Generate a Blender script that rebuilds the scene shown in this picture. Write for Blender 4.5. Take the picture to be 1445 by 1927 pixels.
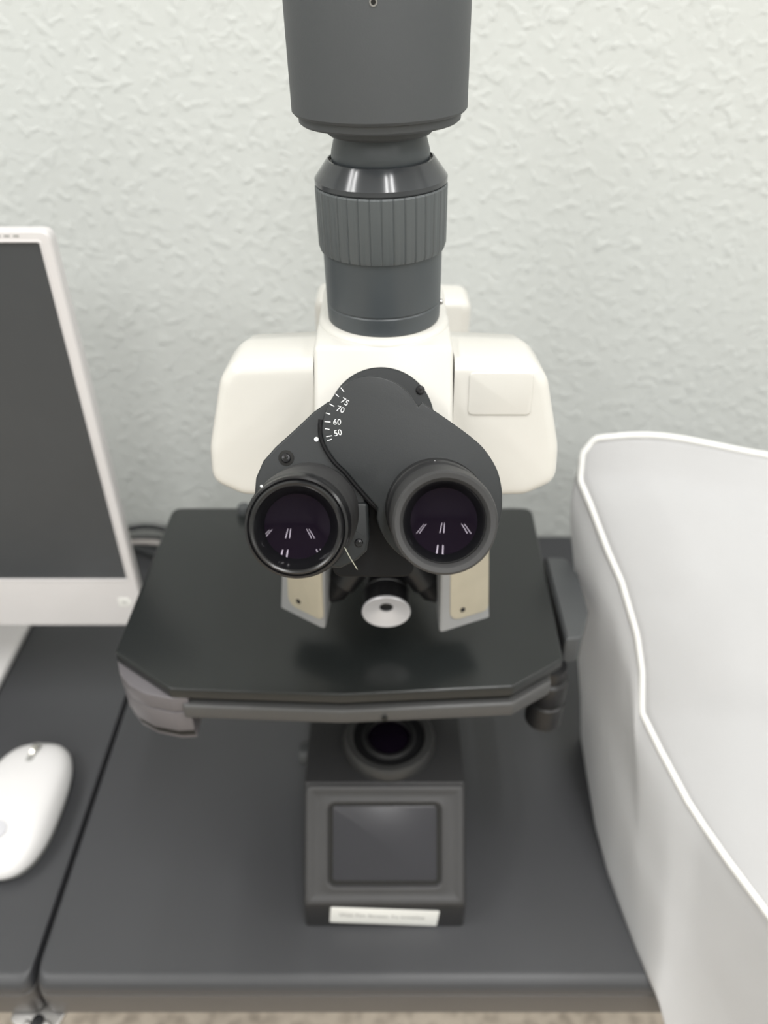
import bpy, bmesh, math, random
from math import sin, cos, pi, radians, hypot, atan2, tan
from mathutils import Vector, Matrix, noise

random.seed(4)
for o in list(bpy.data.objects):
    bpy.data.objects.remove(o, do_unlink=True)
SC = bpy.context.scene
COL = SC.collection
MM = 0.001            # everything below is written in millimetres; desk top is z = 0, y runs to the wall

# ------------------------------------------------------------------ camera
cam_data = bpy.data.cameras.new('camera')
cam = bpy.data.objects.new('camera', cam_data)
COL.objects.link(cam)
cam.location = (0, 0, 0.550)
cam.rotation_euler = (radians(90 - 36.4), 0, 0)
cam_data.sensor_fit = 'VERTICAL'
cam_data.sensor_height = 36.0
cam_data.lens = 36.0 * 1460.0 / 1927.0
cam_data.clip_start = 0.01
cam_data.clip_end = 50
cam_data.dof.use_dof = True
cam_data.dof.focus_distance = 0.290
cam_data.dof.aperture_fstop = 7.6
SC.camera = cam

# ------------------------------------------------------------------ world, exposure
world = bpy.data.worlds.new('world')
SC.world = world
world.use_nodes = True
world.node_tree.nodes['Background'].inputs[0].default_value = (0.95, 0.98, 1.0, 1)
world.node_tree.nodes['Background'].inputs[1].default_value = 0.30
SC.view_settings.view_transform = 'Standard'
SC.view_settings.look = 'None'
SC.view_settings.gamma = 1.0
SC.view_settings.use_curve_mapping = False
SC.view_settings.exposure = 0.05

# ------------------------------------------------------------------ fluorescent tubes on the ceiling
TUBE_POWER = 11.0
FIXTURES = [(-1.25, -0.35), (0.30, -0.35), (1.85, -0.35), (-1.25, -2.3), (0.30, -2.3), (1.85, -2.3)]
for fx, fy in FIXTURES:
    for dx in (-0.11, 0.11):
        ld = bpy.data.lights.new('fluorescent_tube_light', 'AREA')
        ld.shape = 'RECTANGLE'
        ld.size = 0.045
        ld.size_y = 1.18
        ld.energy = TUBE_POWER
        ld.color = (1.0, 0.995, 0.985)
        lo = bpy.data.objects.new('fluorescent_tube_light', ld)
        lo.location = (fx + dx, fy, 1.955)
        COL.objects.link(lo)

# ------------------------------------------------------------------ materials
MATS = {}
def mat(name, col, rough=0.5, metal=0.0, spec=0.5, var=0.06, vscale=40, bump=0.0, bscale=300, coat=0.0, trans=0.0):
    m = bpy.data.materials.new(name)
    m.use_nodes = True
    nt = m.node_tree
    b = nt.nodes['Principled BSDF']
    b.inputs['Roughness'].default_value = rough
    b.inputs['Metallic'].default_value = metal
    b.inputs['Specular IOR Level'].default_value = spec
    b.inputs['Coat Weight'].default_value = coat
    b.inputs['Coat Roughness'].default_value = 0.04
    tc = nt.nodes.new('ShaderNodeTexCoord')
    nz = nt.nodes.new('ShaderNodeTexNoise')
    nz.inputs['Scale'].default_value = vscale
    nz.inputs['Detail'].default_value = 3
    nt.links.new(tc.outputs['Object'], nz.inputs['Vector'])
    mx = nt.nodes.new('ShaderNodeMix'); mx.data_type = 'RGBA'
    mx.inputs[6].default_value = (*[c * (1 - var) for c in col], 1)
    mx.inputs[7].default_value = (*[min(1, c * (1 + var)) for c in col], 1)
    nt.links.new(nz.outputs['Fac'], mx.inputs[0])
    nt.links.new(mx.outputs[2], b.inputs['Base Color'])
    if bump > 0:
        n2 = nt.nodes.new('ShaderNodeTexNoise')
        n2.inputs['Scale'].default_value = bscale
        n2.inputs['Detail'].default_value = 2
        nt.links.new(tc.outputs['Object'], n2.inputs['Vector'])
        bp = nt.nodes.new('ShaderNodeBump')
        bp.inputs['Strength'].default_value = bump
        bp.inputs['Distance'].default_value = 0.0004
        nt.links.new(n2.outputs['Fac'], bp.inputs['Height'])
        nt.links.new(bp.outputs['Normal'], b.inputs['Normal'])
    if trans > 0:
        out = nt.nodes['Material Output']
        tr = nt.nodes.new('ShaderNodeBsdfTranslucent')
        ms = nt.nodes.new('ShaderNodeMixShader')
        ms.inputs[0].default_value = trans
        nt.links.new(mx.outputs[2], tr.inputs['Color'])
        nt.links.new(b.outputs[0], ms.inputs[1])
        nt.links.new(tr.outputs[0], ms.inputs[2])
        nt.links.new(ms.outputs[0], out.inputs['Surface'])
    MATS[name] = m
    return m

mat('camera_haze', (0.066, 0.071, 0.076), 0.55, bump=0.10, bscale=1500)  # veiling glare over the black camera is mixed into this grey
mat('tube_black_haze', (0.060, 0.069, 0.076), 0.38)  # black tube, lifted and cooled to carry the haze in its colour
mat('tube_gloss', (0.046, 0.050, 0.055), 0.15)
mat('knurl_rubber_haze', (0.090, 0.101, 0.106), 0.45)  # same haze painted into the grip ring's base colour
mat('white_enamel', (0.645, 0.633, 0.593), 0.30, bump=0.10, bscale=420, coat=0.15, var=0.02)
mat('grey_plastic', (0.26, 0.265, 0.27), 0.4)
mat('cream_plastic', (0.40, 0.365, 0.285), 0.45, var=0.14, vscale=60)
mat('housing_black', (0.018, 0.0205, 0.022), 0.46, spec=0.42, bump=0.06, bscale=1800)
mat('housing_edge', (0.007, 0.007, 0.008), 0.65, spec=0.25)
mat('eyecup_rubber', (0.034, 0.034, 0.035), 0.55, bump=0.15, bscale=1200)
mat('eyepiece_gloss', (0.010, 0.010, 0.011), 0.26, coat=0.0)
mat('lens_ring', (0.006, 0.006, 0.007), 0.15, spec=0.55)
mat('ring_satin', (0.022, 0.022, 0.023), 0.30, metal=0.0, spec=0.7)
mat('lens_glass', (0.005, 0.003, 0.007), 0.0, spec=0.15)
MATS['lens_glass'].node_tree.nodes['Principled BSDF'].inputs['Specular Tint'].default_value = (0.96, 0.86, 1.0, 1)
mat('print_white', (0.85, 0.86, 0.86), 0.5, var=0.02)
mat('screw_black', (0.03, 0.03, 0.032), 0.25, metal=0.6)
mat('stage_black', (0.012, 0.014, 0.014), 0.28, spec=0.45, bump=0.04, bscale=2500)
mat('stage_edge', (0.062, 0.062, 0.062), 0.40)
mat('stage_end_sheen', (0.125, 0.117, 0.125), 0.42)  # light reflected by the satin end block is painted in as purple-grey
mat('drive_black', (0.060, 0.064, 0.067), 0.45)
mat('objective_silver', (0.70, 0.70, 0.73), 0.38, metal=0.35)
mat('objective_black', (0.008, 0.008, 0.009), 0.35)
mat('base_black', (0.019, 0.019, 0.020), 0.48, bump=0.1, bscale=1500)
mat('panel_grey', (0.040, 0.0395, 0.041), 0.48)
mat('ring_dark', (0.030, 0.030, 0.030), 0.42)
mat('recess_black', (0.012, 0.012, 0.011), 0.6, spec=0.3)
mat('screen_glass', (0.026, 0.026, 0.032), 0.28, spec=0.5)
mat('label_paper', (0.86, 0.86, 0.83), 0.6, var=0.02)
mat('ink_grey', (0.16, 0.16, 0.16), 0.7)
mat('desk_laminate', (0.044, 0.045, 0.049), 0.42, bump=0.10, bscale=900, var=0.10, vscale=6)
mat('desk_edge', (0.070, 0.066, 0.064), 0.42)
mat('steel', (0.42, 0.41, 0.40), 0.35, metal=0.9)
mat('monitor_white', (0.70, 0.68, 0.68), 0.42, var=0.03)
mat('monitor_back', (0.55, 0.55, 0.54), 0.5)
mat('monitor_screen', (0.052, 0.056, 0.061), 0.36, spec=0.5)
mat('mouse_white', (0.78, 0.77, 0.77), 0.30, var=0.02)
mat('mouse_base', (0.30, 0.30, 0.29), 0.5)
mat('mouse_logo', (0.60, 0.60, 0.63), 0.4)
mat('chrome', (0.75, 0.73, 0.66), 0.2, metal=0.9)
mat('cover_fabric', (0.845, 0.845, 0.85), 0.8, var=0.025, vscale=18, bump=0.25, bscale=500, trans=0.6)
mat('cover_piping', (0.84, 0.84, 0.82), 0.7, var=0.02)
mat('cable_black', (0.020, 0.022, 0.024), 0.45)
mat('cable_pale', (0.45, 0.42, 0.40), 0.5)
mat('fibre', (0.75, 0.74, 0.60), 0.4)
mat('fixture_white', (0.8, 0.8, 0.8), 0.5)
mat('ceiling_paint', (0.78, 0.78, 0.76), 0.9)

def wall_material():
    m = bpy.data.materials.new('wall_paint'); m.use_nodes = True
    nt = m.node_tree; b = nt.nodes['Principled BSDF']
    b.inputs['Roughness'].default_value = 0.55
    b.inputs['Base Color'].default_value = (0.64, 0.66, 0.64, 1)
    tc = nt.nodes.new('ShaderNodeTexCoord')
    n1 = nt.nodes.new('ShaderNodeTexNoise'); n1.inputs['Scale'].default_value = 98; n1.inputs['Detail'].default_value = 2.5
    n1.inputs['Roughness'].default_value = 0.45; n1.inputs['Distortion'].default_value = 0.6
    n2 = nt.nodes.new('ShaderNodeTexNoise'); n2.inputs['Scale'].default_value = 190; n2.inputs['Detail'].default_value = 2
    for n in (n1, n2): nt.links.new(tc.outputs['Object'], n.inputs['Vector'])
    r = nt.nodes.new('ShaderNodeValToRGB')
    r.color_ramp.elements[0].position = 0.50; r.color_ramp.elements[1].position = 0.72
    nt.links.new(n1.outputs['Fac'], r.inputs[0])
    ad = nt.nodes.new('ShaderNodeMath'); ad.operation = 'MULTIPLY_ADD'; ad.inputs[1].default_value = 0.35
    nt.links.new(n2.outputs['Fac'], ad.inputs[0]); nt.links.new(r.outputs[0], ad.inputs[2])
    bp = nt.nodes.new('ShaderNodeBump'); bp.inputs['Strength'].default_value = 0.5; bp.inputs['Distance'].default_value = 0.0013
    nt.links.new(ad.outputs[0], bp.inputs['Height']); nt.links.new(bp.outputs['Normal'], b.inputs['Normal'])
    MATS['wall_paint'] = m
wall_material()
def carpet_material():
    m = bpy.data.materials.new('carpet'); m.use_nodes = True
    nt = m.node_tree; b = nt.nodes['Principled BSDF']; b.inputs['Roughness'].default_value = 0.95
    tc = nt.nodes.new('ShaderNodeTexCoord')
    n = nt.nodes.new('ShaderNodeTexNoise'); n.inputs['Scale'].default_value = 55; n.inputs['Detail'].default_value = 5
    nt.links.new(tc.outputs['Object'], n.inputs['Vector'])
    r = nt.nodes.new('ShaderNodeValToRGB')
    r.color_ramp.elements[0].position = 0.36; r.color_ramp.elements[0].color = (0.42, 0.36, 0.30, 1)
    r.color_ramp.elements[1].position = 0.56; r.color_ramp.elements[1].color = (0.66, 0.58, 0.49, 1)
    nt.links.new(n.outputs['Fac'], r.inputs[0]); nt.links.new(r.outputs[0], b.inputs['Base Color'])
    bp = nt.nodes.new('ShaderNodeBump'); bp.inputs['Distance'].default_value = 0.004
    nt.links.new(n.outputs['Fac'], bp.inputs['Height']); nt.links.new(bp.outputs['Normal'], b.inputs['Normal'])
    MATS['carpet'] = m
carpet_material()

# ------------------------------------------------------------------ object helpers
WLOC = {}
def obj(name, bm, material, parent=None, smooth=35, origin=None):
    """link a bmesh (world millimetres) as one mesh object with its origin at its base"""
    bmesh.ops.remove_doubles(bm, verts=bm.verts, dist=0.0005)
    bmesh.ops.recalc_face_normals(bm, faces=bm.faces)
    xs = [v.co for v in bm.verts]
    lo = [min(c[i] for c in xs) for i in range(3)]; hi = [max(c[i] for c in xs) for i in range(3)]
    c = Vector(origin) if origin is not None else Vector(((lo[0]+hi[0])/2, (lo[1]+hi[1])/2, lo[2]))
    for v in bm.verts: v.co = (v.co - c) * MM
    me = bpy.data.meshes.new(name); bm.to_mesh(me); bm.free()
    me.materials.append(MATS[material])
    for p in me.polygons: p.use_smooth = True
    me.set_sharp_from_angle(angle=radians(smooth))
    o = bpy.data.objects.new(name, me); COL.objects.link(o)
    w = c * MM
    if parent is not None:
        o.parent = parent; o.location = w - WLOC[parent.name]
    else:
        o.location = w
    WLOC[o.name] = w
    return o
def empty(name, loc):
    o = bpy.data.objects.new(name, None); COL.objects.link(o)
    o.empty_display_size = 0.02
    o.location = Vector(loc) * MM; WLOC[o.name] = Vector(loc) * MM
    return o
def tag(o, label, cat, group=None):
    o['label'] = label; o['category'] = cat
    if group: o['group'] = group
    return o
def struct(o):
    o['kind'] = 'structure'; return o

# ------------------------------------------------------------------ shape helpers (all in mm)
def loft(bm, loops, cap0=True, cap1=True, closed=True):
    rows = [[bm.verts.new(p) for p in lp] for lp in loops]
    n = len(rows[0])
    for a, b in zip(rows, rows[1:]):
        for i in range(n if closed else n - 1):
            j = (i + 1) % n
            bm.faces.new((a[i], a[j], b[j], b[i]))
    if cap0: bm.faces.new(rows[0][::-1])
    if cap1: bm.faces.new(rows[-1])
    return rows
def area2(p): return sum(p[i][0]*p[(i+1) % len(p)][1] - p[(i+1) % len(p)][0]*p[i][1] for i in range(len(p)))
def offset(poly, d):
    """move an outline outwards by d (mitred)"""
    s = 1 if area2(poly) > 0 else -1
    out = []; n = len(poly)
    for i in range(n):
        p0, p1, p2 = Vector(poly[i-1]), Vector(poly[i]), Vector(poly[(i+1) % n])
        e1 = (p1-p0).normalized(); e2 = (p2-p1).normalized()
        n1 = Vector((e1.y, -e1.x))*s; n2 = Vector((e2.y, -e2.x))*s
        m = (n1+n2)
        m = m/(max(0.35, m.length_squared/2)) if m.length > 1e-6 else n1
        out.append(tuple(p1 + m*d))
    return out
def rounded(pts, r, n=6):
    """fillet the corners of an outline; r number or list"""
    out = []; k = len(pts)
    for i in range(k):
        p0, p1, p2 = Vector(pts[i-1]), Vector(pts[i]), Vector(pts[(i+1) % k])
        ri = r[i] if isinstance(r, (list, tuple)) else r
        a = (p0-p1); b = (p2-p1)
        ang = a.angle(b)
        if ri <= 0 or ang > 3.1: out.append(tuple(p1)); continue
        t = min(ri/tan(ang/2), a.length*.48, b.length*.48)
        A = p1 + a.normalized()*t; B = p1 + b.normalized()*t
        for q in range(n+1):
            f = q/n
            out.append(tuple((1-f)**2*A + 2*f*(1-f)*p1 + f*f*B))
    return out
def inset_round(raw, radii, d, n=5):
    """outline moved out by d with its fillets kept true, same vertex count for every d"""
    q = offset(raw, d); out = []
    return rounded(q, [max(0.6, r + d) if r > 0 else 0 for r in radii], n)
def rrect(w, h, r, n=6, cx=0, cy=0):
    return rounded([(cx-w/2, cy-h/2), (cx+w/2, cy-h/2), (cx+w/2, cy+h/2), (cx-w/2, cy+h/2)], r, n)
def circle(r, n=48, cx=0, cy=0): return [(cx+r*cos(2*pi*i/n), cy+r*sin(2*pi*i/n)) for i in range(n)]
def XY(p, h): return Vector((p[0], p[1], h))
def slab(bm, poly, h0, h1, bev=0.0, fm=XY, bev0=None):
    """extrude an outline between two heights of a frame with rounded rims"""
    b0 = bev if bev0 is None else bev0
    L = []
    if b0 > 0:
        for k in range(4):
            a = pi/2*k/3; L.append((offset(poly, -b0*(1-sin(a))), h0 + b0*(1-cos(a))))
    else: L.append((poly, h0))
    if bev > 0:
        for k in range(4):
            a = pi/2*k/3; L.append((offset(poly, -bev*(1-cos(a))), h1 - bev*(1-sin(a))))
    else: L.append((poly, h1))
    loft(bm, [[fm(p, h) for p in lp] for lp, h in L])
def lathe(bm, prof, frame, n=64, cap0=True, cap1=True):
    """prof: (radius, height) list; frame(p2, h) -> world"""
    loops = [[frame((r*cos(2*pi*i/n), r*sin(2*pi*i/n)), h) for i in range(n)] for r, h in prof]
    loft(bm, loops, cap0, cap1)
def box(bm, x0, x1, y0, y1, z0, z1, bev=1.0, r=None, n=4):
    slab(bm, rounded([(x0, y0), (x1, y0), (x1, y1), (x0, y1)], r if r is not None else bev, n), z0, z1, bev)
def tube(bm, pts, r, n=10):
    pts = [Vector(p) for p in pts]; loops = []
    for i, p in enumerate(pts):
        t = (pts[min(i+1, len(pts)-1)] - pts[max(i-1, 0)]).normalized()
        u = t.cross(Vector((0.13, 0.31, 0.94))).normalized(); v = t.cross(u)
        loops.append([p + r*(cos(2*pi*k/n)*u + sin(2*pi*k/n)*v) for k in range(n)])
    loft(bm, loops)
def spline(pts, k=8):
    """Catmull-Rom through points"""
    P = [Vector(p) for p in pts]; P = [P[0]*2-P[1]] + P + [P[-1]*2-P[-2]]; out = []
    for i in range(1, len(P)-2):
        for q in range(k):
            t = q/k
            out.append(0.5*((2*P[i]) + (P[i+1]-P[i-1])*t + (2*P[i-1]-5*P[i]+4*P[i+1]-P[i+2])*t*t + (3*P[i]-P[i-1]-3*P[i+1]+P[i+2])*t**3))
    out.append(P[-2]); return out
def frame_at(o, u, v, w):
    o, u, v, w = Vector(o), Vector(u), Vector(v), Vector(w)
    return lambda p, h: o + u*p[0] + v*p[1] + w*h
def text_bm(s, size, fm, h=0.05, rot=0.0, center=(0, 0)):
    """flat lettering from the built-in font laid into a frame"""
    c = bpy.data.curves.new('txt', 'FONT'); c.body = s; c.size = size; c.align_x = 'CENTER'; c.align_y = 'CENTER'; c.extrude = 0
    c.resolution_u = 3
    t = bpy.data.objects.new('txt', c); COL.objects.link(t)
    bpy.context.view_layer.update()
    me = bpy.data.meshes.new_from_object(t)
    bpy.data.objects.remove(t, do_unlink=True); bpy.data.curves.remove(c)
    bm = bmesh.new(); bm.from_mesh(me); bpy.data.meshes.remove(me)
    cr, sr = cos(rot), sin(rot)
    for v in bm.verts:
        x, y = v.co.x, v.co.y
        v.co = fm((center[0]+x*cr-y*sr, center[1]+x*sr+y*cr), h)
    return bm

# ------------------------------------------------------------------ the room
def plain_box(x0, x1, y0, y1, z0, z1):
    bm = bmesh.new(); slab(bm, [(x0, y0), (x1, y0), (x1, y1), (x0, y1)], z0, z1); return bm
RX0, RX1, RY0, RY1, RZ0, RZ1 = -2300, 2900, -3800, 702, -730, 1990
struct(obj('floor', plain_box(RX0, RX1, RY0, RY1, RZ0-50, RZ0), 'carpet'))
struct(obj('wall_back', plain_box(RX0, RX1, RY1, RY1+100, RZ0, RZ1), 'wall_paint', origin=(0, 702, 0)))
struct(obj('wall_left', plain_box(RX0-100, RX0, RY0, RY1+100, RZ0, RZ1), 'wall_paint'))
struct(obj('wall_right', plain_box(RX1, RX1+100, RY0, RY1+100, RZ0, RZ1), 'wall_paint'))
struct(obj('wall_front', plain_box(RX0-100, RX1+100, RY0-100, RY0, RZ0, RZ1), 'wall_paint'))
struct(obj('ceiling', plain_box(RX0-100, RX1+100, RY0-100, RY1+100, RZ1, RZ1+60), 'ceiling_paint'))
for i, (fx, fy) in enumerate(FIXTURES):
    f = empty('ceiling_light', (fx*1000, fy*1000, 1960))
    tag(f, 'white two-tube fluorescent ceiling fixture, %s of the %s row' % (('left', 'middle', 'right')[i % 3], ('near', 'far')[i//3]), 'ceiling light', 'ceiling lights')
    bm = bmesh.new(); box(bm, fx*1000-180, fx*1000+180, fy*1000-620, fy*1000+620, 1962, 1990, 4); obj('housing', bm, 'fixture_white', f)

# ------------------------------------------------------------------ desks
def desk(x0, x1, label, seam_side):
    y0, y1 = 224, 698
    d = empty('desk', ((x0+x1)/2, (y0+y1)/2, -730)); tag(d, label, 'desk', 'black desks pushed together against the wall')
    bm = bmesh.new()
    r = [2, 2, 2, 2]
    if seam_side == 'left': r[0] = 9
    else: r[1] = 9
    pl = rounded([(x0, y0), (x1, y0), (x1, y1), (x0, y1)], r, 6)
    raw = [(x0, y0), (x1, y0), (x1, y1), (x0, y1)]; rr = [max(q, 2) for q in r]
    loft(bm, [[XY(p, z) for p in rounded([(x0+min(-d, .8), y0-d), (x1-min(-d, .8), y0-d), (x1-min(-d, .8), y1), (x0+min(-d, .8), y1)], rr, 6)] for d, z in [(0, -13)] + [(-9*(1-cos(a)), -9*(1-sin(a))) for a in [pi/2*k/6 for k in range(7)]]])
    obj('desk_top', bm, 'desk_laminate', d)
    bm = bmesh.new()
    pl2 = offset(pl, 0.6)
    slab(bm, pl2, -40, -13.2, 0.8, bev0=1.5)
    e = obj('edge_band', bm, 'desk_edge', d)
    for lx in (x0+45, x1-45):
        for ly in (y0+310, y1-45):
            bm = bmesh.new(); box(bm, lx-22, lx+22, ly-22, ly+22, -730, -40.2, 3); obj('leg', bm, 'base_black', d)
    return d
dr = desk(-230.2, 900, 'black laminate desk carrying the microscope', 'left')
dl = desk(-1100, -233.2, 'black laminate desk carrying the monitor and mouse', 'right')
# steel connector under the joint, with bolts
bm = bmesh.new()
pl = rounded([(-256, 219), (-236, 212), (-222, 214), (-218, 226), (-224, 250), (-250, 250)], 7, 5)
slab(bm, pl, -46, -42, 1.0); cp = tag(obj('connector_plate', bm, 'steel'), 'small steel joining plate under the front of the seam between the desks', 'bracket')
bm = bmesh.new(); slab(bm, circle(4, 20, -235, 219), -42, -39.6, .6); obj('bolt', bm, 'screw_black', cp)
for bx_ in (-241, -228):
    bm = bmesh.new(); slab(bm, circle(2.2, 18, bx_, 216.8), -42, -37.5, 1.0); obj('bolt', bm, 'steel', cp)

# ------------------------------------------------------------------ microscope
MS = empty('microscope', (0, 400, 0))
tag(MS, 'white and black trinocular laboratory microscope with a camera tube on top', 'microscope')
zf = frame_at((0, 0, 0), (1, 0, 0), (0, 1, 0), (0, 0, 1))

# base block with sloped touch panel
BX0, BX1 = -54, 55
base_prof = [(262, 0), (262, 29), (314, 91), (540, 91), (540, 0)]      # (y, z)
fx_ = lambda p, h: Vector((h, p[0], p[1]))
bm = bmesh.new()
slab(bm, rounded(base_prof, [2, 3, 3, 4, 4], 4), BX0, BX1, 1.8, fm=fx_)
base = obj('base', bm, 'base_black', MS)
pn = Vector((0, -62, 52)).normalized(); pv = Vector((0, 52, 62)).normalized()
PF = frame_at(Vector((0.5, 288, 60)), (1, 0, 0), pv, pn)              # panel frame
bm = bmesh.new()
def cr(w, h, r, d): return rrect(w+2*d, h+2*d, max(0.8, r+d))
li = cr(77, 55.5, 6, 0)
loft(bm, [[PF(p, h) for p in l] for l, h in ((cr(106.5, 78.5, 4, 0), 0.1), (cr(106.5, 78.5, 4, 0), 1.4), (cr(106.5, 78.5, 4, -0.5), 2.2), (cr(106.5, 78.5, 4, -1.4), 2.6), (cr(106.5, 78.5, 4, -4.2), 2.6), (cr(106.5, 78.5, 4, -5.0), 2.1),
      (cr(77, 55.5, 6, 3.0), 2.1), (cr(77, 55.5, 6, 1.6), 2.6), (cr(77, 55.5, 6, 0.6), 2.6), (cr(77, 55.5, 6, 0), 2.2), (cr(77, 55.5, 6, -1.2), 0.2))], True, False)
panel = obj('touch_panel', bm, 'panel_grey', MS)
bm = bmesh.new(); slab(bm, offset(li, -1.0), 0.15, 0.5, 0, fm=PF); obj('recess', bm, 'recess_black', panel)
bm = bmesh.new(); slab(bm, rrect(69.5, 49, 2, cy=0.8), 0.55, 1.0, 0.2, fm=PF); obj('screen', bm, 'screen_glass', panel)
# label strip on the front face
LF = frame_at((0, 261.9, 14.8), (cos(radians(4.2)), 0, -sin(radians(4.2))), (sin(radians(4.2)), 0, cos(radians(4.2))), (0, -1, 0))
bm = bmesh.new(); slab(bm, rrect(73.5, 20.3, 1.2, cx=0.2), 0.05, 0.35, 0.1, fm=LF)
strip = obj('label_strip', bm, 'label_paper', MS); strip['label'] = 'white paper label strip with small grey print'
obj('lettering', text_bm('Wait For Screen To Initialize', 5.0, LF, 0.45, center=(-1.5, 0.5)), 'ink_grey', strip)

# field lens on the base
FL = frame_at((3.5, 347, 91), (1, 0, 0), (0, 1, 0), (0, 0, 1))
bm = bmesh.new()
lathe(bm, [(33, 0.1), (33, 3), (31.5, 8), (30.5, 9.5), (27, 9.8), (26, 9.2), (25, 6), (19, 5.5), (18.5, 7), (16.5, 7.2), (15.5, 5), (15.5, 3.5)], FL, 72, True, True)
fl = obj('field_lens_ring', bm, 'ring_dark', MS)
bm = bmesh.new(); lathe(bm, [(25.5, 6.2), (19, 5.8), (17.5, 7.6), (15, 7.0)], FL, 64, False, False); obj('inner_ring', bm, 'objective_black', fl)
bm = bmesh.new(); lathe(bm, [(15.3, 3.9), (10, 5.2), (4, 6), (0.6, 6.2)], FL, 40, False, True); obj('lens', bm, 'lens_glass', fl)
# side dial at left of the base
SF = frame_at((-54, 350, 74), (0, 1, 0), (0, 0, 1), (-1, 0, 0))
bm = bmesh.new(); lathe(bm, [(9, 0), (9, 3), (8, 3.5), (8, 6), (7, 7)], SF, 32); obj('side_dial', bm, 'drive_black', MS)

# column behind the stage, arm and rear housing
bm = bmesh.new()
slab(bm, rounded([(-41, 480), (51, 480), (51, 560), (-41, 560)], 12, 6), 91.5, 299.8, 2)
obj('column', bm, 'white_enamel', MS)
bm = bmesh.new()
fxz = lambda p, h: Vector((p[0], h, p[1]))
slab(bm, rounded([(-41, 335), (51, 335), (51.5, 381), (-41, 383)], [3, 3, 8, 8], 6), 436, 466, 5, fm=fxz)
obj('rear_housing', bm, 'white_enamel', MS)
bm = bmesh.new(); slab(bm, rrect(86, 150, 16, cx=2, cy=432), 300, 334, 3); obj('arm', bm, 'white_enamel', MS)
for s in (-1, 1):
    bo = [(s*60, 330), (s*33, 312), (s*30, 348), (s*56, 352)]; to = [(s*50, 330), (s*29, 318), (s*28, 352), (s*49, 352)]
    bm = bmesh.new()
    if s > 0: bo[0] = (60.5, 322); bo[1] = (31, 309.5)
    b4 = rounded(bo, 2, 3); t4 = rounded(to, 2, 3)
    loft(bm, [[XY(p, 237) for p in offset(b4, -1)], [XY(p, 238) for p in b4], [XY(p, 338) for p in t4]])
    pr = obj('arm_prong', bm, 'grey_plastic', MS)
    # raised cream pad on the outer-front face of the prong
    A, B = Vector((bo[0][0], bo[0][1], 238)), Vector((bo[1][0], bo[1][1], 238)); T = (Vector((to[0][0], to[0][1], 338))+Vector((to[1][0], to[1][1], 338)))/2
    M0 = (A+B)/2; ux = (B-A).normalized()*(1 if s < 0 else -1); vy = (T-M0); vy = (vy - ux*vy.dot(ux)).normalized(); nw = ux.cross(vy).normalized()
    if nw.y > 0: nw = -nw
    GF = frame_at(M0, ux, vy, nw)
    wd = (B-A).length
    bm = bmesh.new(); slab(bm, rounded([(-wd*.30, 6), (wd*.46, 6), (wd*.42, 52), (-wd*.30, 52)], [7, 4, 2, 2], 6), -1.2, 0.9, 0.5, fm=GF)
    pad = obj('inlay', bm, 'cream_plastic', pr)
    bm = bmesh.new(); slab(bm, circle(1.6, 16, -2, 12), 0.7, 1.1, .1, fm=GF); obj('screw', bm, 'screw_black', pad)

# nosepiece and the objective pointing forward
bm = bmesh.new(); NF = frame_at((0, 352, 268), (1, 0, 0), (0, cos(radians(38)), -sin(radians(38))), (0, sin(radians(38)), cos(radians(38))))
lathe(bm, [(16, -14), (24, -12), (28, -6), (28, 6), (27, 9), (27, 40)], NF, 56); obj('nosepiece', bm, 'objective_black', MS)
e = radians(-9); OW = Vector((0, -cos(e), sin(e))); OV = Vector((0, sin(e), cos(e)))
OF = frame_at((1.3, 321, 242.4), (1, 0, 0), OV, OW)
bm = bmesh.new()
lathe(bm, [(12, -33), (13.4, -30), (13.4, -14), (12.9, -13.5), (12.9, -12), (13.4, -11.5), (13.5, -1.2)], OF, 56, True, False)
ob = obj('objective', bm, 'objective_black', MS)
bm = bmesh.new(); lathe(bm, [(13.7, -1.5), (13.9, -0.3), (13.6, 0.2), (13.0, 0.0), (4.6, -3.2), (4.0, -3.4), (3.8, -5.5)], OF, 56, False, False)
obj('reflector_cone', bm, 'objective_silver', ob)
bm = bmesh.new(); lathe(bm, [(4.0, -4.0), (3.0, -3.7), (0.4, -3.6)], OF, 32, False, True); obj('front_lens', bm, 'objective_black', ob)
for k, a in enumerate((60, 180, 300)):
    dv = (NF((cos(radians(a-90))*17, sin(radians(a-90))*17), -12) - NF((0, 0), 8)).normalized()
    # three more objectives around the turret, seen only between the eyepieces
    if k == 1: o0 = Vector((0, 352, 254)); dv = Vector((0, 0, -1))
    else: o0 = NF((cos(radians(a-90))*17, sin(radians(a-90))*17), -10)
    if dv.z > -0.6 and k != 1: dv = Vector((dv.x, dv.y*.3, -0.75)).normalized()
    uu = dv.cross(Vector((0, 1, 0))).normalized(); vv = dv.cross(uu)
    bm = bmesh.new(); lathe(bm, [(9, 0), (9, 16), (7.5, 18), (7, 24), (3.5, 29)], frame_at(o0, uu, vv, dv), 32)
    obj('objective', bm, 'objective_black', MS)

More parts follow.
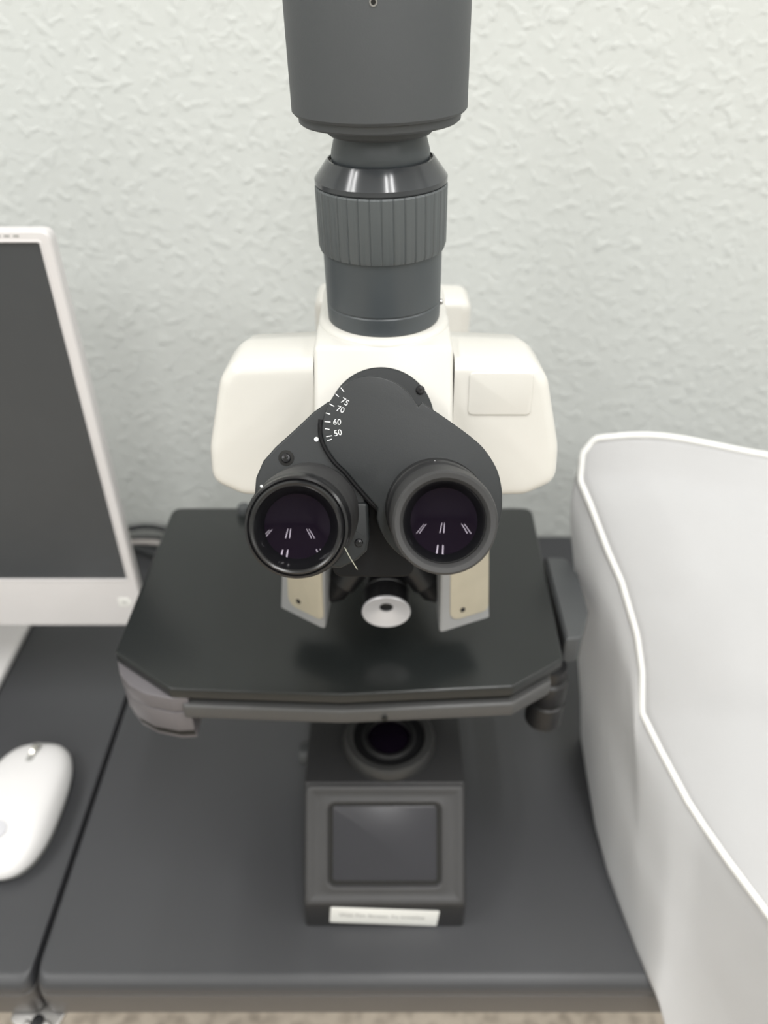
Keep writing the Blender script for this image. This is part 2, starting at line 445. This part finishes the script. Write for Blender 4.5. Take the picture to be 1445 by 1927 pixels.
# ---- stage
st = rounded([(-121, 293), (-24, 289), (73, 294.5), (105.5, 316), (110, 467), (-157, 467), (-160, 321)], [5, 0, 5, 4, 8, 8, 4], 5)
bm = bmesh.new(); slab(bm, st, 202.5, 210, 1.6, bev0=0.4); stage = obj('stage_plate', bm, 'stage_black', MS)
bm = bmesh.new()
slab(bm, rounded([(-112, 296), (-24, 292), (72, 297), (100, 315.5), (100, 450), (-150, 450), (-150, 330)], 2, 3), 197.6, 202.4, 0); obj('stage_spacer', bm, 'recess_black', MS)
bm = bmesh.new()
slab(bm, rounded([(-116, 291), (-24, 287), (74, 292.5), (99, 309), (99, 420), (-116, 420)], 3, 4), 186.5, 197.5, 1.8)
lp = obj('lower_plate', bm, 'stage_edge', MS)
HF = frame_at((0.3, 287.6, 191), (1, 0, 0), (0, 0, 1), (0, -1, 0))
bm = bmesh.new(); slab(bm, circle(1.7, 16), 0, 0.9, .1, fm=HF); obj('pin_hole', bm, 'recess_black', lp)
# stage carrier down to the column
bm = bmesh.new(); box(bm, -40, 48, 400, 479.5, 150, 186.2, 2); obj('stage_carrier', bm, 'drive_black', MS)
# condenser under the stage
CF = frame_at((2, 378, 0), (1, 0, 0), (0, 1, 0), (0, 0, 1))
bm = bmesh.new(); lathe(bm, [(20, 140), (24, 143), (24, 170), (20, 186)], CF, 48); obj('condenser', bm, 'objective_black', MS)
# left end block: three stacked slabs with joints between them
arc = [(-160, 321), (-156, 311), (-148, 302), (-137, 295.5), (-122, 292)]
def end_slab(sh, z0, z1, matn, name, bev):
    pl = [(x+sh*.4, y+sh) for x, y in arc] + [(-112, 292.6+sh), (-112, 440), (-158+sh*.4, 440)]
    bm = bmesh.new(); slab(bm, rounded(pl, [3, 0, 0, 0, 2, 1, 2, 2], 4), z0, z1, bev); return obj(name, bm, matn, MS)
eb = end_slab(0.6, 190.4, 202.4, 'stage_end_sheen', 'end_block', 0.7)
bm = bmesh.new(); slab(bm, [(x+1.2, y+1.6) for x, y in arc]+[(-112.5, 294), (-112.5, 438), (-156, 438)], 168, 190.4, 0); obj('joint', bm, 'recess_black', eb)
end_slab(0.8, 172.6, 189.6, 'stage_end_sheen', 'end_block', 0.7)
end_slab(2.2, 163.5, 171.8, 'stage_end_sheen', 'end_block', 2.0)
# right drive block and its coaxial knobs
rb = rounded([(111, 336), (122, 338), (131, 362), (131.5, 398), (126, 415.5), (111, 415.5)], [2, 6, 8, 8, 6, 1], 5)
bm = bmesh.new(); slab(bm, rb, 183, 205, 2.0); obj('drive_block', bm, 'drive_black', MS)
KF = frame_at((105, 333, 0), (1, 0, 0), (0, 1, 0), (0, 0, 1))
bm = bmesh.new(); lathe(bm, [(9, 186), (9, 176), (11.5, 175), (11.5, 158), (10.8, 157), (10.8, 155.5), (12, 154.5), (12, 136), (10.5, 134)], KF, 40)
obj('stage_knob', bm, 'objective_black', MS)
bm = bmesh.new(); lathe(bm, [(5, 210), (5, 214), (4, 216)], frame_at((-103, 461, 0), (1, 0, 0), (0, 1, 0), (0, 0, 1)), 24); obj('stage_stop', bm, 'drive_black', MS)

# ---- white head
A30 = radians(30)
W_ = Vector((0, -cos(A30), sin(A30))); V_ = Vector((0, sin(A30), cos(A30)))
P0 = Vector((-4.5, 241.5, 372.5))
HW = frame_at(P0, (1, 0, 0), V_, W_)                                   # binocular frame: u right, v up the face, w towards the eye
hp = [(310, 409.5), (386, 409.5), (386, 336), (266, 336)]                  # side profile of the centre block (y, z)
bm = bmesh.new(); slab(bm, rounded(hp, [4, 4, 4, 4], 5), -30.3, 29.9, 2.2, fm=fx_); head = obj('head_block', bm, 'white_enamel', MS)
for s in (-1, 1):
    raw = [(s*30.6, 404), (s*66, 402.5), (s*72, 395), (s*79.5, 364), (s*80, 347.5), (s*66, 340.5), (s*30.6, 339.5)]; rr = [0, 9, 12, 30, 9, 14, 0]
    ol = inset_round(raw, rr, 0)
    def wf(p, y):
        k = max(0, (y - 10)/34)
        sx = 1 - 0.10*k*k
        return Vector(((p[0]-s*30.6)*sx + s*30.6, 306.5 - (400 - p[1])*tan(radians(11)) + y, p[1] - (3 if p[1] > 360 else -4)*k*k))
    loops = []
    B = 5.0
    prof = [(-B*1.5, 0.0)] + [(-B*(1-sin(a)), B*(1-cos(a))) for a in [pi/2*q/6 for q in range(7)]] + [(0, 26), (-1, 40), (-4, 43)]
    for d, h in prof:
        l = inset_round(raw, rr, d)
        l = [((s*30.6 if abs(q[0]-s*30.6) < 0.01 else p[0]), p[1]) for p, q in zip(l, ol)]
        loops.append([wf(p, h) for p in l])
    bm = bmesh.new(); loft(bm, loops)
    wing = obj('side_housing', bm, 'white_enamel', MS, smooth=50)
    if s > 0:
        RF = lambda p, h: Vector((p[0], 306.5 - (400-p[1])*tan(radians(11)) - h, p[1]))
        bm = bmesh.new(); slab(bm, rrect(28, 19, 2.5, cx=51, cy=390), -0.5, 0.7, 0.6, fm=RF); obj('raised_plate', bm, 'white_enamel', wing)

# collar and photo tube, leaning a touch to the left
lean = radians(-1.2)
ZF = frame_at((0, 340, 413), (cos(lean), 0, -sin(lean)), (0, 1, 0), (sin(lean), 0, cos(lean)))
Z = lambda prof: [(r, z-413) for r, z in prof]
bm = bmesh.new(); lathe(bm, [(29.8, 409), (29.6, 410), (28.6, 411.0), (27, 411.6)], frame_at((0, 340, 0), (1, 0, 0), (0, 1, 0), (0, 0, 1)), 72)
obj('tube_collar', bm, 'white_enamel', MS)
bm = bmesh.new(); lathe(bm, Z([(24.5, 411.0), (25.4, 412.2), (25.6, 419.2), (25.2, 419.7), (25.2, 420.1), (25.6, 420.5), (25.8, 444)]), ZF, 96)
pt = obj('photo_tube', bm, 'tube_black_haze', MS)
SS = frame_at(ZF((25.4, -3), 5.5), (0, 1, 0), (0, 0, 1), (1, 0, 0))
bm = bmesh.new(); lathe(bm, [(1.3, 0), (1.3, .8), (.8, 1.2)], SS, 14); obj('set_screw', bm, 'steel', pt)
# grip ring with shallow flutes
n = 288
def grip(h, r):
    out = []
    for i in range(n):
        a = 2*pi*i/n; k = i % 8
        rr = r - (0.42 if k in (0,) else 0.0) - (0.14 if k in (4, 5) else 0)
        out.append(ZF((rr*cos(a), rr*sin(a)), h))
    return out
bm = bmesh.new()
loft(bm, [grip(443-413, 26), grip(443.2-413, 26.8), grip(445.5-413, 27.5), grip(468.6-413, 27.6), grip(469.3-413, 27.2), grip(469.4-413, 26)])
obj('grip_ring', bm, 'knurl_rubber_haze', MS, smooth=25)
bm = bmesh.new(); lathe(bm, Z([(27.0, 469.5), (27.5, 470.1), (27.5, 471.8), (22.0, 479.0), (21.3, 479.1), (21.0, 477.6), (20.0, 477.4)]), ZF, 96)
obj('clamp_cone', bm, 'tube_gloss', MS)
bm = bmesh.new(); lathe(bm, Z([(19.9, 477.5), (20.2, 480.5), (20.0, 482), (19.0, 485.5), (18.3, 488.2)]), ZF, 80); obj('camera_neck', bm, 'tube_black_haze', MS)
# camera on top
bm = bmesh.new()
lathe(bm, Z([(18.5, 488.0), (20.5, 488.2), (21.3, 489.0), (21.2, 492.2), (31.0, 492.4), (32.0, 493.2), (32.2, 495.8), (33.6, 496.1), (34.5, 497.1), (34.6, 600), (33, 604), (30, 605)]), ZF, 112)
cm = obj('camera_body', bm, 'camera_haze', MS)
hd = Vector((-1.0, -34.62)); an = hd.normalized()
SH = frame_at(ZF((an.x*34.2, an.y*34.2), 533.6-413), (-an.y, an.x, 0), (0, 0, 1), (an.x, an.y, 0))
bm = bmesh.new(); lathe(bm, [(1.3, 0.0), (1.3, 0.55), (0.9, 0.55), (0.8, 0.3)], SH, 20, True, False); scr = obj('screw', bm, 'steel', cm)
bm = bmesh.new(); lathe(bm, [(0.85, 0.0), (0.85, 0.42)], SH, 16); obj('screw_socket', bm, 'recess_black', scr)

# ---- binocular head
bm = bmesh.new(); lathe(bm, [(22.4, -38), (22.4, -29.5), (21.8, -29)], lambda p, h: HW((p[0]+3.2, p[1]+34.5), h), 72)
disc = obj('swivel_disc', bm, 'housing_black', MS)
def screw(fm, c, r, parent, h=0.0):
    bm = bmesh.new(); lathe(bm, [(r, h), (r, h+.5), (r*.8, h+.9), (r*.3, h+1.05)], lambda p, q: fm((p[0]+c[0], p[1]+c[1]), q), 24)
    s_ = obj('screw', bm, 'screw_black', parent)
    bm = bmesh.new()
    for a in (0.4, 0.4+pi/2):
        ca, sa = cos(a), sin(a)
        q = [(-r*.55, -r*.13), (r*.55, -r*.13), (r*.55, r*.13), (-r*.55, r*.13)]
        slab(bm, [(c[0]+x*ca-y*sa, c[1]+x*sa+y*ca) for x, y in q], h+1.0, h+1.1, fm=fm)
    obj('cross_slot', bm, 'recess_black', s_)
screw(HW, (19.6, 47.4), 1.9, disc, -29)
bm = bmesh.new(); slab(bm, rrect(34, 56, 5, cx=0, cy=-2), -37, -20, 1.0, fm=HW); obj('pivot_block', bm, 'housing_edge', MS)
# left half
la = [(-24.5+22.3*cos(a), -0.5+22.3*sin(a)) for a in [radians(d) for d in range(165, 391, 9)]]
L = [(-9, 30), (-12, 44), (-17.4, 41.6), (-22.6, 38.0), (-29.7, 31.4), (-37.6, 24.4), (-42.4, 19.0), (-45.3, 12.5)] + la + [(2, 16)]
bm = bmesh.new(); slab(bm, L, -27, -3.0, 1.0, fm=HW); lh = obj('prism_housing', bm, 'housing_black', MS)
bm = bmesh.new(); lathe(bm, [(3.0, -3.05), (3.0, -2.7), (2.7, -2.65)], lambda p, h: HW((p[0]-33.4, p[1]+20.3), h), 32); obj('screw_well', bm, 'recess_black', lh)
screw(HW, (-33.4, 20.3), 1.9, lh, -2.75)
bm = bmesh.new(); slab(bm, circle(0.9, 20, -21.6, 27.5), -3.0, -2.9, fm=HW); obj('index_dot', bm, 'print_white', lh)
# skirt under the left half with its own screw
bm = bmesh.new()
sk = rounded([(-20, 3), (-1.6, 3), (-1.2, -11), (-2.2, -16), (-6, -19.6), (-12.5, -22.8), (-24, -22)], [1, 2, 2, 2, 2, 3, 3], 4)
slab(bm, sk, -26, -1.0, 1.2, fm=HW); skirt = obj('housing_skirt', bm, 'housing_black', MS)
screw(HW, (-5.3, -12.6), 1.7, skirt, -1.1)
# right half: raised plate with the scale, and the prism box behind it
ra = [(25.6+24.6*cos(a), 2.2+24.6*sin(a)) for a in [radians(d) for d in range(0, -171, -6)]]
R_ = [(-11.6, 47.4), (-9.2, 49.3), (-5.4, 51.0), (-0.8, 51.6), (3.8, 51.0), (9.2, 48.9), (13.8, 45.2), (16.6, 41.0), (17.6, 40.0), (18.9, 41.6), (30.1, 34.1), (39.4, 27.2),
     (44.1, 22.3), (48.1, 15.6), (49.9, 8.4)] + ra
RI = [(1.9, 1.2), (-0.8, 4.3), (-5.5, 9.6), (-10.1, 15.1), (-14.0, 19.0), (-17.1, 23.5), (-18.7, 27.4), (-19.2, 31.8), (-18.5, 36.4), (-16.9, 40.6), (-14.6, 44.2)]
sp2 = lambda q, k=4: [tuple(v.xy) for v in spline([(a, b, 0) for a, b in q], k)]
R = sp2(R_[:8], 3) + [R_[8]] + sp2(R_[9:15] + ra[:1], 4) + ra[1:]; RN = len(sp2(R_[:8], 3)) + 1
RI = sp2(RI, 3)
bm = bmesh.new(); slab(bm, R + RI, -2.9, 0, 0.7, fm=HW, bev0=0.3); rp = obj('scale_plate', bm, 'housing_black', MS, smooth=30)
bm = bmesh.new(); slab(bm, offset(R[RN:] + [(2.6, 3.5), (2.2, 30), (16, 40)], -0.4), -27, -2.95, 0.5, fm=HW); obj('prism_housing', bm, 'housing_black', MS)
# dark rubber lip along the edge of the plate
bm = bmesh.new()
lip = [HW(p, -1.9) for p in [(4.5, -3.5), (2.2, 0.6), (-1.2, 3.9), (-5.9, 9.2), (-10.5, 14.8), (-14.5, 18.7), (-17.6, 23.3), (-19.3, 27.4), (-19.8, 31.8), (-19.5, 35.0)]]
tube(bm, spline(lip, 4), 1.15, 8); obj('edge_lip', bm, 'housing_edge', MS)
# scale ticks and numerals
tk = [((-12.0, 47.2), (-10.7, 45.5)), ((-14.1, 44.9), (-12.7, 43.6)), ((-16.5, 41.1), (-14.4, 40.0)), ((-17.9, 37.6), (-16.0, 37.0)),
      ((-18.4, 34.3), (-15.9, 34.1)), ((-18.3, 31.6), (-16.3, 31.3)), ((-17.8, 28.5), (-15.4, 28.9)), ((-17.4, 26.9), (-15.5, 27.6))]
for a, b in tk:
    a, b = Vector(a), Vector(b); d = (b-a).normalized(); nn = Vector((-d.y, d.x))*0.16; a = a + d*0.25
    bm = bmesh.new(); slab(bm, [tuple(a-nn), tuple(b-nn), tuple(b+nn), tuple(a+nn)], 0.0, 0.06, fm=HW); obj('scale_tick', bm, 'print_white', rp)
for s_, c, r in (('75', (-10.4, 41.7), -32), ('70', (-12.1, 38.8), -20), ('60', (-13.4, 34.0), -2), ('50', (-13.1, 29.9), 12)):
    obj('numeral', text_bm(s_, 3.15, HW, 0.06, radians(r), c), 'print_white', rp)

# ---- eyepieces
def eyepiece(c, soft):
    F = lambda p, h: HW((p[0]+c[0], p[1]+c[1]), h)
    t = bmesh.new()
    if soft:   # rubber eyecup rolled up
        lathe(t, [(19.6, -2), (19.6, 3), (19.1, 4), (19.1, 9), (18.3, 10), (17.6, 20)], F, 80)
        ey = obj('eyepiece', t, 'ring_satin', MS)
        t = bmesh.new(); lathe(t, [(17.2, 18), (18.1, 20), (18.3, 30), (17.9, 41), (17.4, 44.4), (16.6, 45.2), (15.0, 44.9), (14.2, 44.0), (13.7, 43)], F, 80, True, False)
        obj('eyecup', t, 'eyecup_rubber', ey)
        t = bmesh.new(); lathe(t, [(13.9, 43.2), (13.6, 43.4), (13.2, 43.0), (11.3, 40.2), (11.2, 39.6)], F, 80, False, False); obj('lens_ring', t, 'lens_ring', ey)
        lr, lz, sag = 11.35, 39.8, 2.3
        dt = (0.0, 18.7)
        t = bmesh.new(); slab(t, circle(.42, 14, -1.2, 18.55), 3.99, 4.06, fm=F); 
        bmesh.ops.translate(t, verts=t.verts, vec=W_*5.2); obj('index_dot', t, 'print_white', ey)
    else:      # bare eyepiece with diopter ring
        lathe(t, [(19.4, -5), (19.4, 4), (18.9, 5), (18.9, 22), (18.4, 24), (17.9, 34)], F, 80)
        ey = obj('eyepiece', t, 'eyecup_rubber', MS)
        t = bmesh.new(); lathe(t, [(17.6, 32), (18.0, 34), (18.0, 38), (17.4, 39), (17.2, 40.5), (17.4, 41), (17.2, 42.4), (16.4, 43), (15.9, 42.4), (15.6, 43.6), (15.0, 44.2), (14.2, 43.8)], F, 80, True, False)
        obj('dioptre_ring', t, 'eyepiece_gloss', ey)
        t = bmesh.new(); lathe(t, [(14.4, 43.9), (14.0, 44.0), (13.4, 43.2), (11.2, 40.0), (11.0, 39.4)], F, 80, False, False); obj('lens_ring', t, 'lens_ring', ey)
        lr, lz, sag = 11.15, 39.6, 2.3
        t = bmesh.new(); slab(t, circle(.45, 14, -12.0, 13.5), 34.2, 34.3, fm=F); 
        bmesh.ops.translate(t, verts=t.verts, vec=W_*4.2); obj('index_dot', t, 'print_white', ey)
    t = bmesh.new()
    lathe(t, [(lr*cos(radians(k)), lz - sag*(1-cos(radians(k))**2)) for k in range(0, 88, 6)] + [(0.15, lz-sag)], F, 72, False, True)
    obj('eye_lens', t, 'lens_glass', ey, smooth=80)
    return ey
eyepiece((-24.6, -0.9), False)
eyepiece((24.6, 0.9), True)

# stray fibre caught on the eyepiece
f0 = HW((-24.6+17.3*cos(radians(-23)), -0.9+17.3*sin(radians(-23))), 41.5)
bm = bmesh.new(); tube(bm, spline([f0, f0+Vector((1.6, -1.6, -2.6)), f0+Vector((4.2, -3.0, -7.2))], 6), 0.085, 5)
tag(obj('stray_fibre', bm, 'fibre'), 'thin pale stray hair clinging to the left eyepiece', 'hair')

# ------------------------------------------------------------------ all-in-one computer on the left
mx0, mx1, mz0, mz1, my = -683.0, -193.0, 99.0, 415.5, 455.0
mc = (mx0+mx1)/2
MO = empty('desktop_computer', (mc, 540, 0)); tag(MO, 'silver-white all-in-one computer monitor with a dark blank screen', 'computer')
FR = frame_at((0, my, 0), (1, 0, 0), (0, 0, 1), (0, -1, 0))
ol = rrect(mx1-mx0, mz1-mz0, 6, 5, mc, (mz0+mz1)/2)
sx0, sx1, sz0, sz1 = mx0+6.8, mx1-6.8, 149.0, 409.0
il = rrect(sx1-sx0, sz1-sz0, 1.2, 5, (sx0+sx1)/2, (sz0+sz1)/2)
bm = bmesh.new()
loft(bm, [[FR(p, h) for p in l] for l, h in ((rrect(mx1-mx0-60, mz1-mz0-60, 6, 5, mc, (mz0+mz1)/2), -32), (rrect(mx1-mx0-14, mz1-mz0-14, 6, 5, mc, (mz0+mz1)/2), -16), (offset(ol, -0.6), -10), (ol, -8), (ol, -1.2), (offset(ol, -1.0), -0.1), (offset(ol, -1.8), 0), (offset(il, 1.2), 0), (offset(il, 0.8), 0.5), (il, 0.5), (offset(il, -.3), -1.2))], True, False)
obj('bezel', bm, 'monitor_white', MO, smooth=30)
bm = bmesh.new(); slab(bm, offset(il, -0.35), -1.6, -0.9, 0, fm=FR); obj('screen', bm, 'monitor_screen', MO)
bm = bmesh.new(); slab(bm, rounded([(-211.5, 121), (-203, 121), (-200.5, 125.5), (-203, 130), (-211.5, 130)], 1.0, 3), 0.05, 0.3, 0.1, fm=FR)
stk = obj('sticker', bm, 'label_paper', MO)
obj('lettering', text_bm('W', 4.4, FR, 0.4, 0, (-206.6, 125.4)), 'ink_grey', stk)
for k in range(5):
    bm = bmesh.new(); slab(bm, rrect(3.4, 1.1, .4, 3, -234+k*5.4, 412.4), 0.02, 0.1, 0, fm=FR); obj('microphone_slot', bm, 'mouse_base', MO)
bm = bmesh.new(); box(bm, -525, -350, 430, 640, 0.2, 8, 2.0, 6); obj('stand_foot', bm, 'monitor_white', MO)
bm = bmesh.new(); slab(bm, rounded([(560, 8.1), (600, 8.1), (545, 270), (487, 300), (487, 200)], [2, 2, 30, 2, 10], 6), mc-55, mc+55, 4, fm=fx_); obj('stand_neck', bm, 'monitor_back', MO)

# ------------------------------------------------------------------ mouse
MX, MY0, MY1 = -281.0, 289.0, 404.0
MU = empty('computer_mouse', (MX, (MY0+MY1)/2, 0)); tag(MU, 'glossy white wireless mouse on the black desk below the monitor', 'mouse')
def mo(sc, h, n=72):
    out = []
    for i in range(n):
        a = 2*pi*i/n; c, s = cos(a), sin(a)
        ex = 2/2.7
        x = 33*sc*math.copysign(abs(c)**ex, c); y = 57.5*(1-(1-sc)*0.92)*math.copysign(abs(s)**ex, s)
        out.append(Vector((MX+x, (MY0+MY1)/2+y, h(x, y) if callable(h) else h)))
    return out
top = lambda f: (lambda x, y: 9 + f*(23 - 0.0016*(y+12)**2))
bm = bmesh.new()
loft(bm, [mo(.93, 6.5), mo(.985, 9), mo(1.0, top(.18)), mo(.975, top(.42)), mo(.92, top(.62)), mo(.82, top(.78)), mo(.66, top(.89)), mo(.45, top(.96)), mo(.22, top(.99)), mo(.05, top(1))])
obj('shell', bm, 'mouse_white', MU, smooth=70)
bm = bmesh.new(); loft(bm, [mo(.86, 0.2), mo(.90, 1.0), mo(.92, 6.6)]); obj('underside', bm, 'mouse_base', MU)
def mtop(y): return 9 + (23 - 0.0016*(y-(MY0+MY1)/2+12)**2)
bm = bmesh.new(); slab(bm, rrect(5.5, 21, 2.6, 5, MX, 386), mtop(386)-5, mtop(386)-1.1, .5); 
for v in bm.verts: v.co.z += (386-v.co.y)*0.16
sl = obj('wheel_slot', bm, 'mouse_base', MU)
bm = bmesh.new(); lathe(bm, [(5.6, -1.9), (6.2, -1.2), (6.2, 1.2), (5.6, 1.9)], frame_at((MX, 388, mtop(388)-4.2), (0, 1, 0), (0, 0, 1), (1, 0, 0)), 28); obj('scroll_wheel', bm, 'chrome', MU)
bm = bmesh.new(); slab(bm, circle(7.2, 32, MX, 316), mtop(316)-1.2, mtop(316)-0.05, 0)
for v in bm.verts: v.co.z += -0.0016*((v.co.y-346.5+12)**2-(316-346.5+12)**2)
obj('emblem', bm, 'mouse_logo', MU)

# ------------------------------------------------------------------ fabric dust cover on the right
DC = empty('dust_cover', (290, 300, 0)); tag(DC, 'slumped white fabric dust cover with piped seams beside the microscope', 'dust cover')
def resample(pts, n):
    pts = [Vector(p) for p in pts]; d = [0]
    for a, b in zip(pts, pts[1:]): d.append(d[-1] + (b-a).length)
    out = []
    for i in range(n):
        t = d[-1]*i/(n-1); k = 0
        while k < len(d)-2 and d[k+1] < t: k += 1
        f = (t-d[k])/max(1e-9, d[k+1]-d[k]); out.append(pts[k].lerp(pts[k+1], f))
    return out
seam = [(137.1, 440, 282.9), (131.4, 437, 275.6), (130.5, 429, 260), (135.4, 415, 251.2), (145.7, 392, 229.4), (153.8, 378, 215), (163.1, 356, 188.9), (166.3, 342, 170.3), (167, 328, 147),
        (175.9, 308, 134.7), (187.8, 280, 121.3), (195.1, 266, 115.6), (202.3, 246, 113.8), (213.9, 215, 113.2), (232, 165, 112)]
topedge = spline([(137.1, 440, 282.9), (143.3, 440, 286.4), (184.2, 440, 287.5), (256.8, 440, 272.7), (330, 440, 262), (420, 440, 256)], 6)
N1, N2 = 61, 41
s_l = resample(seam, N1); s_r = resample([(420, 440, 256), (428, 330, 190), (436, 200, 150), (440, 100, 130)], N1)
t_t = resample(topedge, N2); t_b = resample([(232, 165, 112), (330, 130, 124), (440, 100, 130)], N2)
def coons(c0, c1, d0, d1):
    """c0,c1: left/right columns (N1); d0,d1: top/bottom rows (N2)"""
    n, m = len(c0), len(d0); g = []
    for i in range(n):
        s = i/(n-1); row = []
        for j in range(m):
            t = j/(m-1)
            p = c0[i].lerp(c1[i], t) + d0[j].lerp(d1[j], s) - (d0[0].lerp(d0[-1], t)).lerp(d1[0].lerp(d1[-1], t), s)
            row.append(p)
        g.append(row)
    return g
def cloth(name, g, amp, nrm, scale=0.012, seed=0.0, matn='cover_fabric'):
    n, m = len(g), len(g[0]); bm = bmesh.new(); vs = []
    for i in range(n):
        r = []
        for j in range(m):
            e = min(1, 5*min(i, n-1-i)/(n-1))*min(1, 5*min(j, m-1-j)/(m-1))
            p = g[i][j]
            q = noise.fractal(Vector((p.x*scale+seed, p.y*scale*.6, p.z*scale*.9)), 1.0, 2.0, 3)
            r.append(bm.verts.new(p + Vector(nrm)*(amp*e*q)))
        vs.append(r)
    for i in range(n-1):
        for j in range(m-1): bm.faces.new((vs[i][j], vs[i][j+1], vs[i+1][j+1], vs[i+1][j]))
    o = obj(name, bm, matn, DC, smooth=180)
    sm = o.modifiers.new('thickness', 'SOLIDIFY'); sm.thickness = 0.0005; sm.offset = 0
    return o
cloth('lid_panel', coons(s_l, s_r, t_t, t_b), 6.0, (0, -.6, .8), 0.010, 1.7)
hem = resample([(168.5, 420, 1), (165.5, 380, 1), (162.5, 335, 1), (163.5, 300, 1), (167, 271, 1), (170.5, 245, 1), (174, 226, 1.5), (177, 217, -1), (186, 203, -28), (200, 185, -70), (214, 168, -110)], N1)
bk = spline([(137.1, 440, 282.9), (132, 434, 255), (138, 426, 210), (146, 423, 160), (150, 422, 120), (158, 421, 70), (168.5, 420, 1)], 8)
side_rows = coons(s_l, hem, resample(bk, N2), resample([(232, 165, 112), (228, 162, 0), (214, 168, -110)], N2))
cloth('side_panel', side_rows, 2.0, (-1, 0, .1), 0.011, 5.2)
back_rows = coons(resample(bk, N1), resample([(420, 440, 256), (424, 436, 130), (425, 440, 1)], N1), t_t, resample([(168.5, 420, 1), (300, 432, 1), (425, 440, 1)], N2))
cloth('back_panel', back_rows, 4.0, (0, 1, 0), 0.012, 9.0)
front_rows = coons(resample([(232, 165, 112), (228, 162, 0), (214, 168, -110)], N1), resample([(440, 100, 130), (442, 104, 0), (440, 110, -110)], N1), t_b, resample([(214, 168, -110), (330, 130, -112), (440, 110, -110)], N2))
cloth('front_panel', front_rows, 4.0, (0, -1, 0), 0.012, 12.0)
right_rows = coons(resample([(420, 440, 256), (424, 436, 130), (425, 440, 1)], 21), resample([(440, 100, 130), (442, 104, 0), (440, 110, -110)], 21), s_r[::3], resample([(425, 440, 1), (432, 300, 1), (436, 222, 1), (440, 190, -30), (440, 110, -110)], 21))
cloth('end_panel', right_rows, 3.0, (1, 0, 0), 0.012, 15.0)
bm = bmesh.new(); tube(bm, resample(seam, 90), 2.2, 8); obj('piping', bm, 'cover_piping', DC, smooth=80)
bm = bmesh.new(); tube(bm, resample(topedge, 60), 2.2, 8); obj('piping', bm, 'cover_piping', DC, smooth=80)

# ------------------------------------------------------------------ cables behind the desk
def cable(pts, r, m, label):
    bm = bmesh.new(); tube(bm, spline(pts, 10), r, 10); tag(obj('cable', bm, m), label, 'cable', 'cables behind the monitor')
cable([(-420, 690, 4), (-330, 688, 5), (-300, 690, 14), (-265, 691, 20), (-235, 689, 14), (-200, 688, 4), (-140, 690, 3.4)], 3.2, 'cable_black', 'thick black cable arching along the wall behind the monitor')
cable([(-400, 670, 4), (-300, 668, 4), (-272, 662, 12), (-250, 655, 8), (-225, 650, 4), (-170, 655, 4)], 3.6, 'cable_black', 'black cable lying on the desk nearest the monitor edge')
cable([(-390, 681, 3), (-310, 680, 3), (-280, 678, 8), (-255, 676, 9), (-220, 677, 3), (-150, 680, 3)], 2.6, 'cable_pale', 'pale cable between the two black cables by the wall')
